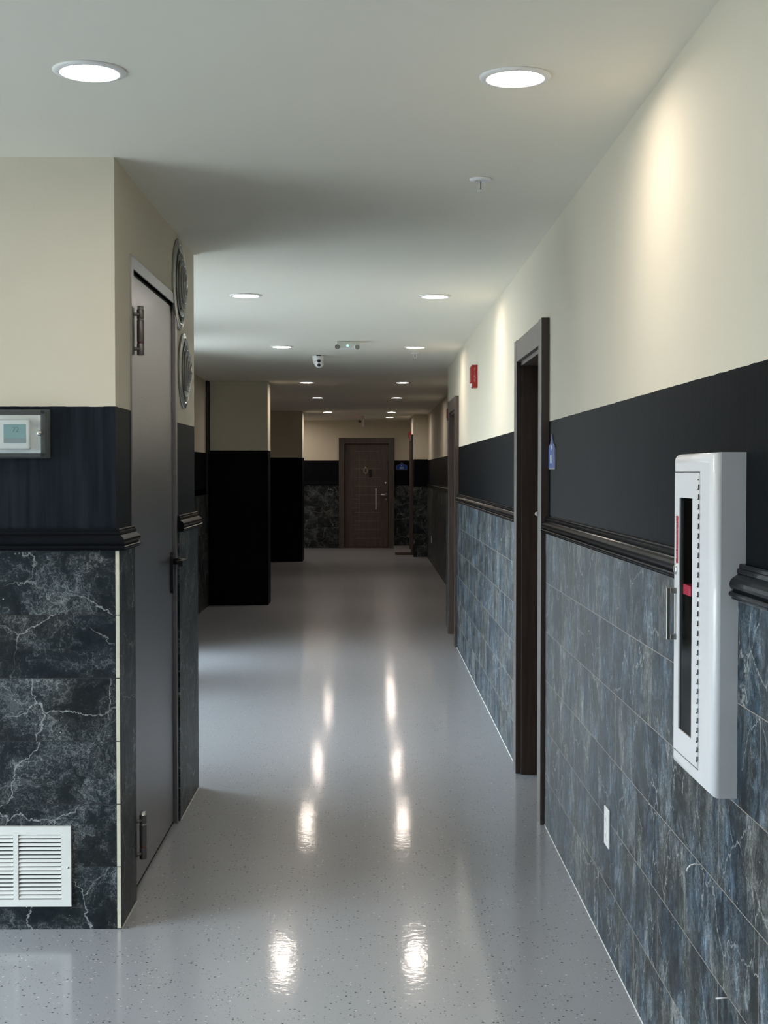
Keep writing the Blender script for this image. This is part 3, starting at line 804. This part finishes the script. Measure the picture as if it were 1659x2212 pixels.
# ------------------------------------------------------------------ sockets
def outlet(x, yc, zc, label):
    r = thing('wall_outlet', label, 'socket', (x, yc, zc))
    bm = BM(); box(bm, x - .006, x, yc - .038, yc + .038, zc - .058, zc + .058, .002, 2); obj('cover_plate', bm, M['white'], r)
    for dz in (-.024, .024):
        bm = BM(); box(bm, x - .0078, x - .0055, yc - .017, yc + .017, zc + dz - .016, zc + dz + .016, .003, 2); s = obj('receptacle', bm, M['white'], r)
        bm = BM(); box(bm, x - .0082, x - .0074, yc - .008, yc - .006, zc + dz - .006, zc + dz + .006); box(bm, x - .0082, x - .0074, yc + .006, yc + .008, zc + dz - .005, zc + dz + .005)
        obj('slots', bm, M['grey'], s)
    return r
o1 = outlet(XRT, 4.150, .381, 'white wall socket low on the tiles below the white cabinet')
o2 = copy_tree(o1); o2.location = (XRFT, 22.0, .381)
o2['label'] = 'tiny white socket low on the far set-back right wall'

# white tile clips left in the joints
bm = BM(); tube(bm, [(XRT + .002, 2.985, .5985), (XRT - .014, 2.985, .599), (XRT - .022, 2.985, .597), (XRT - .028, 2.985, .590), (XRT - .029, 2.985, .584)], .0016, 8)
o = recenter(obj('tile_spacer', bm, M['white']), (XRT, 2.985, .5985)); tag(o, 'curled white plastic tile spacer sticking out below the cabinet', 'spacer', 'white tile spacers in the joints')
bm = BM(); tube(bm, [(XRT + .002, 2.740, .400), (XRT - .026, 2.740, .3985)], .0018, 8)
o = recenter(obj('tile_spacer', bm, M['white']), (XRT, 2.74, .4)); tag(o, 'straight white plastic tile spacer at the lower right of the tiles', 'spacer', 'white tile spacers in the joints')

# ------------------------------------------------------------------ blue number signs
def sign(name_loc, right, num, label):
    """plaque: house-shaped blue plate; right = reading direction"""
    loc = Vector(name_loc); R_ = Vector(right); U_ = Vector((0, 0, 1)); Nn = R_.cross(U_)
    r = thing('number_sign', label, 'sign', name_loc, group='blue house-shaped number signs')
    def plate(name, sc, h0, h1, mat, par):
        pts = [(-.100, -.045), (-.094, -.050), (.094, -.050), (.100, -.045), (.100, .032), (.090, .042), (.045, .052), (.022, .068), (.006, .088), (0, .094), (-.006, .088), (-.022, .068), (-.045, .052), (-.090, .042), (-.100, .032)]
        pts = [((p[0]) * sc[0], p[1] * sc[1] + (0 if sc[1] == 1 else .0008)) for p in pts]
        bm = BM()
        A = [bm.verts.new(loc + R_ * p[0] + U_ * p[1] + Nn * h0) for p in pts]; B = [bm.verts.new(loc + R_ * p[0] + U_ * p[1] + Nn * h1) for p in pts]
        n = len(pts); fs = [bm.faces.new(A), bm.faces.new(B[::-1])] + [bm.faces.new((A[i], A[(i + 1) % n], B[(i + 1) % n], B[i])) for i in range(n)]
        bmesh.ops.recalc_face_normals(bm, faces=fs)
        return obj(name, bm, mat, par)
    plate('rim', (1, 1), 0.0, .004, M['signedge'], r)
    p = plate('blue_plate', (.955, .915), .0005, .0048, M['blue'], r)
    text('number', num, .050, loc + Nn * .0052 + U_ * -.012, R_, U_, M['signwhite'], p)
    bm = BM(); lathe(bm, [(0, .0005), (.011, .0005), (.011, 0), (0, 0)], loc + Nn * .005 + U_ * .036, Nn, 16); obj('white_emblem', bm, M['signwhite'], p)
    return r
sign((.5998, YF - .002, 1.542), (1, 0, 0), '805', 'blue sign with white number on the end wall beside the flat door')
sign((XR - .001, 5.552, 1.512), (0, -1, 0), '801', 'blue sign seen edge-on beside the nearest brown door')

# ------------------------------------------------------------------ fire alarms
def alarm(x, y, z, label):
    r = thing('fire_alarm', label, 'alarm', (x, y, z), group='red fire alarms')
    P = [(0, -.076), (-.030, -.076), (-.036, -.068), (-.036, -.044), (-.045, -.042), (-.045, .066), (-.038, .078), (0, .078)]
    bm = BM(); prism(bm, [(x + a, z + b) for a, b in P], 'y', y, y + .12)
    bmesh.ops.bevel(bm, geom=bm.edges[:], offset=.0015, segments=1, affect='EDGES')
    bd = obj('housing', bm, M['red'], r)
    for k, ch in enumerate('FIRE'):
        text('letter', ch, .030, (x - .019, y - .0005, z + .048 - .025 * k), (1, 0, 0), (0, 0, 1), M['fletter'], bd)
    bm = BM(); box(bm, x - .043, x - .036, y + .02, y + .10, z - .072, z - .046, .002, 1); obj('strobe_lens', bm, M['white'], r)
    return r
a1 = alarm(XR, 9.465, 2.102, 'red fire alarm with FIRE lettering on the right wall between brown doors')
a2 = copy_tree(a1); a2.location = (XRF + .012, 17.3, 2.168); a2['label'] = 'thin sliver of a red fire alarm just behind the second brown door'
a3 = copy_tree(a1); a3.location = (XP - .004, 25.6, 2.118); a3['label'] = 'farthest red fire alarm, above the blue sign at the corridor end'

# ------------------------------------------------------------------ downlights
def downlight(x, y, label):
    r = thing('ceiling_downlight', label, 'light', (x, y, CEIL), group='round recessed downlights in two rows')
    c = (x, y, CEIL)
    bm = BM(); lathe(bm, [(.0695, .0005), (.0700, .0065), (.0740, .0078), (.0850, .0060), (.0895, .0030), (.0900, 0), (.0695, .0005)], c, (0, 0, -1), 64)
    obj('trim_ring', bm, M['lampring'], r)
    bm = BM(); lathe(bm, [(0, .0030), (.0695, .0030)], c, (0, 0, -1), 48); 
    for f in bm.faces: f.smooth = False
    obj('lit_diffuser', bm, M['lamp'], r)
    return r
ordn = ['nearest', 'second', 'third', 'fourth', 'fifth', 'sixth', 'seventh']
LR = [(.362, 3.492), (.362, 7.81), (.355, 10.98), (.355, 15.28), (.352, 18.40), (.345, 22.80), (.348, 24.88)]
LL = [(-.690, 3.452), (-.694, 7.78), (-.695, 10.95), (-.697, 15.28), (-.698, 18.40), (-.698, 22.80)]
d0 = None
for side, lst in (('right', LR), ('left', LL)):
    for k, (x, y) in enumerate(lst):
        lab = '%s lit round downlight of the %s-hand ceiling row' % (ordn[k], side) if k < len(lst) - 1 else 'farthest lit round downlight of the %s-hand ceiling row' % side
        if d0 is None: d0 = downlight(x, y, lab)
        else:
            d = copy_tree(d0); d.location = (x, y, CEIL); d['label'] = lab

d = copy_tree(d0); d.location = (-1.45, 24.88, CEIL); d['label'] = 'unseen downlight added behind the farther square column'  # hidden lamp, added to lift the dim end wall
d = copy_tree(d0); d.location = (-1.50, 25.80, CEIL); d['label'] = 'second unseen downlight added to brighten the end wall'  # another out-of-sight lamp added to brighten end wall and flat door

# ------------------------------------------------------------------ sprinklers
def sprinkler(x, y, label):
    r = thing('sprinkler_head', label, 'sprinkler', (x, y, CEIL), group='ceiling sprinkler heads')
    c = (x, y, CEIL)
    bm = BM(); lathe(bm, [(0, .004), (.016, .004), (.022, .009), (.033, .008), (.0375, .003), (.0375, 0), (0, 0)], c, (0, 0, -1), 32); obj('escutcheon', bm, M['whitem'], r)
    bm = BM()
    pts = [(x + .013 * s, y, CEIL - h) for s, h in ((-1, .004), (-1, .022), (-.9, .030), (-.5, .037), (0, .040), (.5, .037), (.9, .030), (1, .022), (1, .004))]
    tube(bm, pts, .0019, 8); obj('yoke', bm, M['white'], r)
    bm = BM(); cyl(bm, (x, y, CEIL - .008), (x, y, CEIL - .036), .0016, 8); obj('glass_bulb', bm, M['dark'], r)
    bm = BM(); lathe(bm, [(0, .040), (.012, .041), (.012, .0425), (0, .0425)], c, (0, 0, -1), 20); obj('deflector', bm, M['white'], r)
    return r
s0 = sprinkler(.372, 4.70, 'nearest sprinkler head with chrome plate on the bare ceiling')
for x, y, lab in ((.372, 11.55, 'sprinkler head just behind the third right-hand downlight'), (.392, 19.15, 'tiny sprinkler head behind the fifth right-hand downlight')):
    s = copy_tree(s0); s.location = (x, y, CEIL); s['label'] = lab

# ------------------------------------------------------------------ camera, emergency light, exit sign
cx, cy = -.439, 11.80
r = thing('security_camera', 'white turret security camera with two black lenses on the ceiling', 'camera', (cx, cy, CEIL))
bm = BM(); lathe(bm, [(0, 0), (.052, 0), (.054, .012), (.050, .035), (.043, .060), (.030, .085), (0, .090)], (cx, cy, CEIL), (0, 0, -1), 40); obj('housing', bm, M['white'], r)
bm = BM(); bmesh.ops.create_uvsphere(bm, u_segments=32, v_segments=20, radius=.041, matrix=Matrix.Translation((cx + .006, cy - .022, CEIL - .066)))
for f in bm.faces: f.smooth = True
ball = obj('eyeball', bm, M['white'], r)
for dz in (-.052, -.083):
    bm = BM(); lathe(bm, [(0, .004), (.014, .003), (.0155, 0), (0, -.01)], (cx + .006, cy - .022 - .0385 + (.004 if dz < -.07 else 0), CEIL + dz), (0, -1, -.1 if dz > -.07 else -.35), 24); obj('lens', bm, M['blackp'], ball)
bm = BM(); box(bm, cx - .016, cx + .024, cy - .056, cy - .050, CEIL - .008, CEIL - .001, .002, 1); obj('cable_slot', bm, M['dark'], r)

ex, ey = -.173, 10.50
r = thing('emergency_light', 'white twin-head emergency light with green lamp on the ceiling', 'light', (ex, ey, CEIL))
bm = BM(); box(bm, ex - .088, ex + .092, ey, ey + .10, CEIL - .058, CEIL, .010, 3); obj('housing', bm, M['ventm'], r)
for s, tl in ((-1, 0), (1, .35)):
    hxp = ex + .074 * s; hc = Vector((hxp, ey - .02, CEIL - .045)); axv = Vector((tl * .8, -1, -.05 - tl * .5)).normalized()
    bm = BM(); lathe(bm, [(0, -.03), (.016, -.03), (.0235, 0), (.0235, .012), (.019, .012), (.018, .004), (0, .004)], hc, axv, 28); hd = obj('lamp_head', bm, M['ventm'], r)
    bm = BM(); lathe(bm, [(0, .0062), (.0185, .0055), (.0185, .004)], hc, axv, 28); obj('lens', bm, M['grey'], hd)
bm = BM(); lathe(bm, [(0, .003), (.0075, .002), (.008, 0), (0, 0)], (ex + .002, ey, CEIL - .033), (0, -1, 0), 16); obj('green_lamp', bm, M['green'], r)

ex, ey = -.140, 24.45
r = thing('exit_sign', 'edge-on exit sign box with side lamp hanging from the far ceiling', 'sign', (ex, ey, CEIL))
bm = BM(); box(bm, ex - .012, ex + .030, ey, ey + .30, CEIL - .195, CEIL - .008, .004, 2); obj('housing', bm, M['ventm'], r)
bm = BM(); box(bm, ex - .030, ex + .036, ey + .08, ey + .22, CEIL - .010, CEIL, .003, 1); obj('canopy', bm, M['ventm'], r)
bm = BM(); box(bm, ex - .0145, ex - .0122, ey + .03, ey + .27, CEIL - .16, CEIL - .05); obj('red_legend', bm, M['redglow'], r)
bm = BM(); lathe(bm, [(0, -.02), (.020, -.02), (.028, 0), (.028, .012), (.022, .012), (.020, .004), (0, .004)], (ex - .044, ey + .02, CEIL - .095), (0, -1, 0), 24); cyl(bm, (ex - .03, ey + .025, CEIL - .095), (ex - .010, ey + .03, CEIL - .095), .008)
obj('lamp_head', bm, M['hinge'], r)

# ------------------------------------------------------------------ daylight
w = bpy.data.worlds.new('World'); bpy.context.scene.world = w; w.use_nodes = True
nt = w.node_tree; bg = nt.nodes['Background']
tc = N(nt, 'ShaderNodeTexCoord'); sp = N(nt, 'ShaderNodeSeparateXYZ'); L(nt, tc.outputs['Generated'], sp.inputs[0])
c = ramp(nt, math_n(nt, 'ADD', math_n(nt, 'MULTIPLY', sp.outputs[2], .5), .5), [(0.0, (0.27, 0.285, 0.29)), (0.47, (0.31, 0.33, 0.33)), (0.53, (0.58, 0.63, 0.68)), (0.66, (1.15, 1.30, 1.48)), (0.80, (1.5, 1.75, 2.05)), (1.0, (1.5, 1.75, 2.05))])
L(nt, c, bg.inputs[0]); bg.inputs[1].default_value = 15.5

def portal(name, loc, rot, sx, sy):
    l = bpy.data.lights.new(name, 'AREA'); l.shape = 'RECTANGLE'; l.size = sx; l.size_y = sy; l.cycles.is_portal = True
    o = bpy.data.objects.new(name, l); C.objects.link(o); o.location = loc; o.rotation_euler = rot
    o['kind'] = 'structure'
for nme, wv, xx, zz in (('window_1_daylight', W1, XW - .21, WZ), ('window_2_daylight', W2, XW - .21, WZ), ('window_3_daylight', WL, LX0 - .21, LZ)):
    portal(nme, (xx, (wv[0] + wv[1]) / 2, (zz[0] + zz[1]) / 2), (0, -PI / 2, 0), zz[1] - zz[0], wv[1] - wv[0])
portal('window_4_daylight', ((WB[0] + WB[1]) / 2, LY0 - .21, (LZ[0] + LZ[1]) / 2), (PI / 2, 0, 0), WB[1] - WB[0], LZ[1] - LZ[0])

# ------------------------------------------------------------------ camera
F_PX = 3000.0
yaw, pit = math.atan(29.5 / F_PX), math.atan(86 / F_PX)
fw = Vector((math.sin(yaw) * math.cos(pit), math.cos(yaw) * math.cos(pit), -math.sin(pit)))
rt = Vector((math.cos(yaw), -math.sin(yaw), 0)); up = rt.cross(fw)
cam = bpy.data.cameras.new('Camera'); co = bpy.data.objects.new('Camera', cam); C.objects.link(co)
cam.sensor_fit = 'HORIZONTAL'; cam.sensor_width = 36; cam.lens = F_PX / 1659 * 36
cam.clip_start = .05; cam.clip_end = 200
co.matrix_world = Matrix(((rt.x, up.x, -fw.x, 0), (rt.y, up.y, -fw.y, 0), (rt.z, up.z, -fw.z, EYE), (0, 0, 0, 1)))
sc = bpy.context.scene; sc.camera = co
sc.view_settings.view_transform = 'Standard'; sc.view_settings.look = 'None'
sc.view_settings.exposure = 0.27; sc.view_settings.gamma = 1.0
sc.cycles.max_bounces = 14; sc.cycles.diffuse_bounces = 7; sc.cycles.glossy_bounces = 5; sc.cycles.transparent_max_bounces = 16
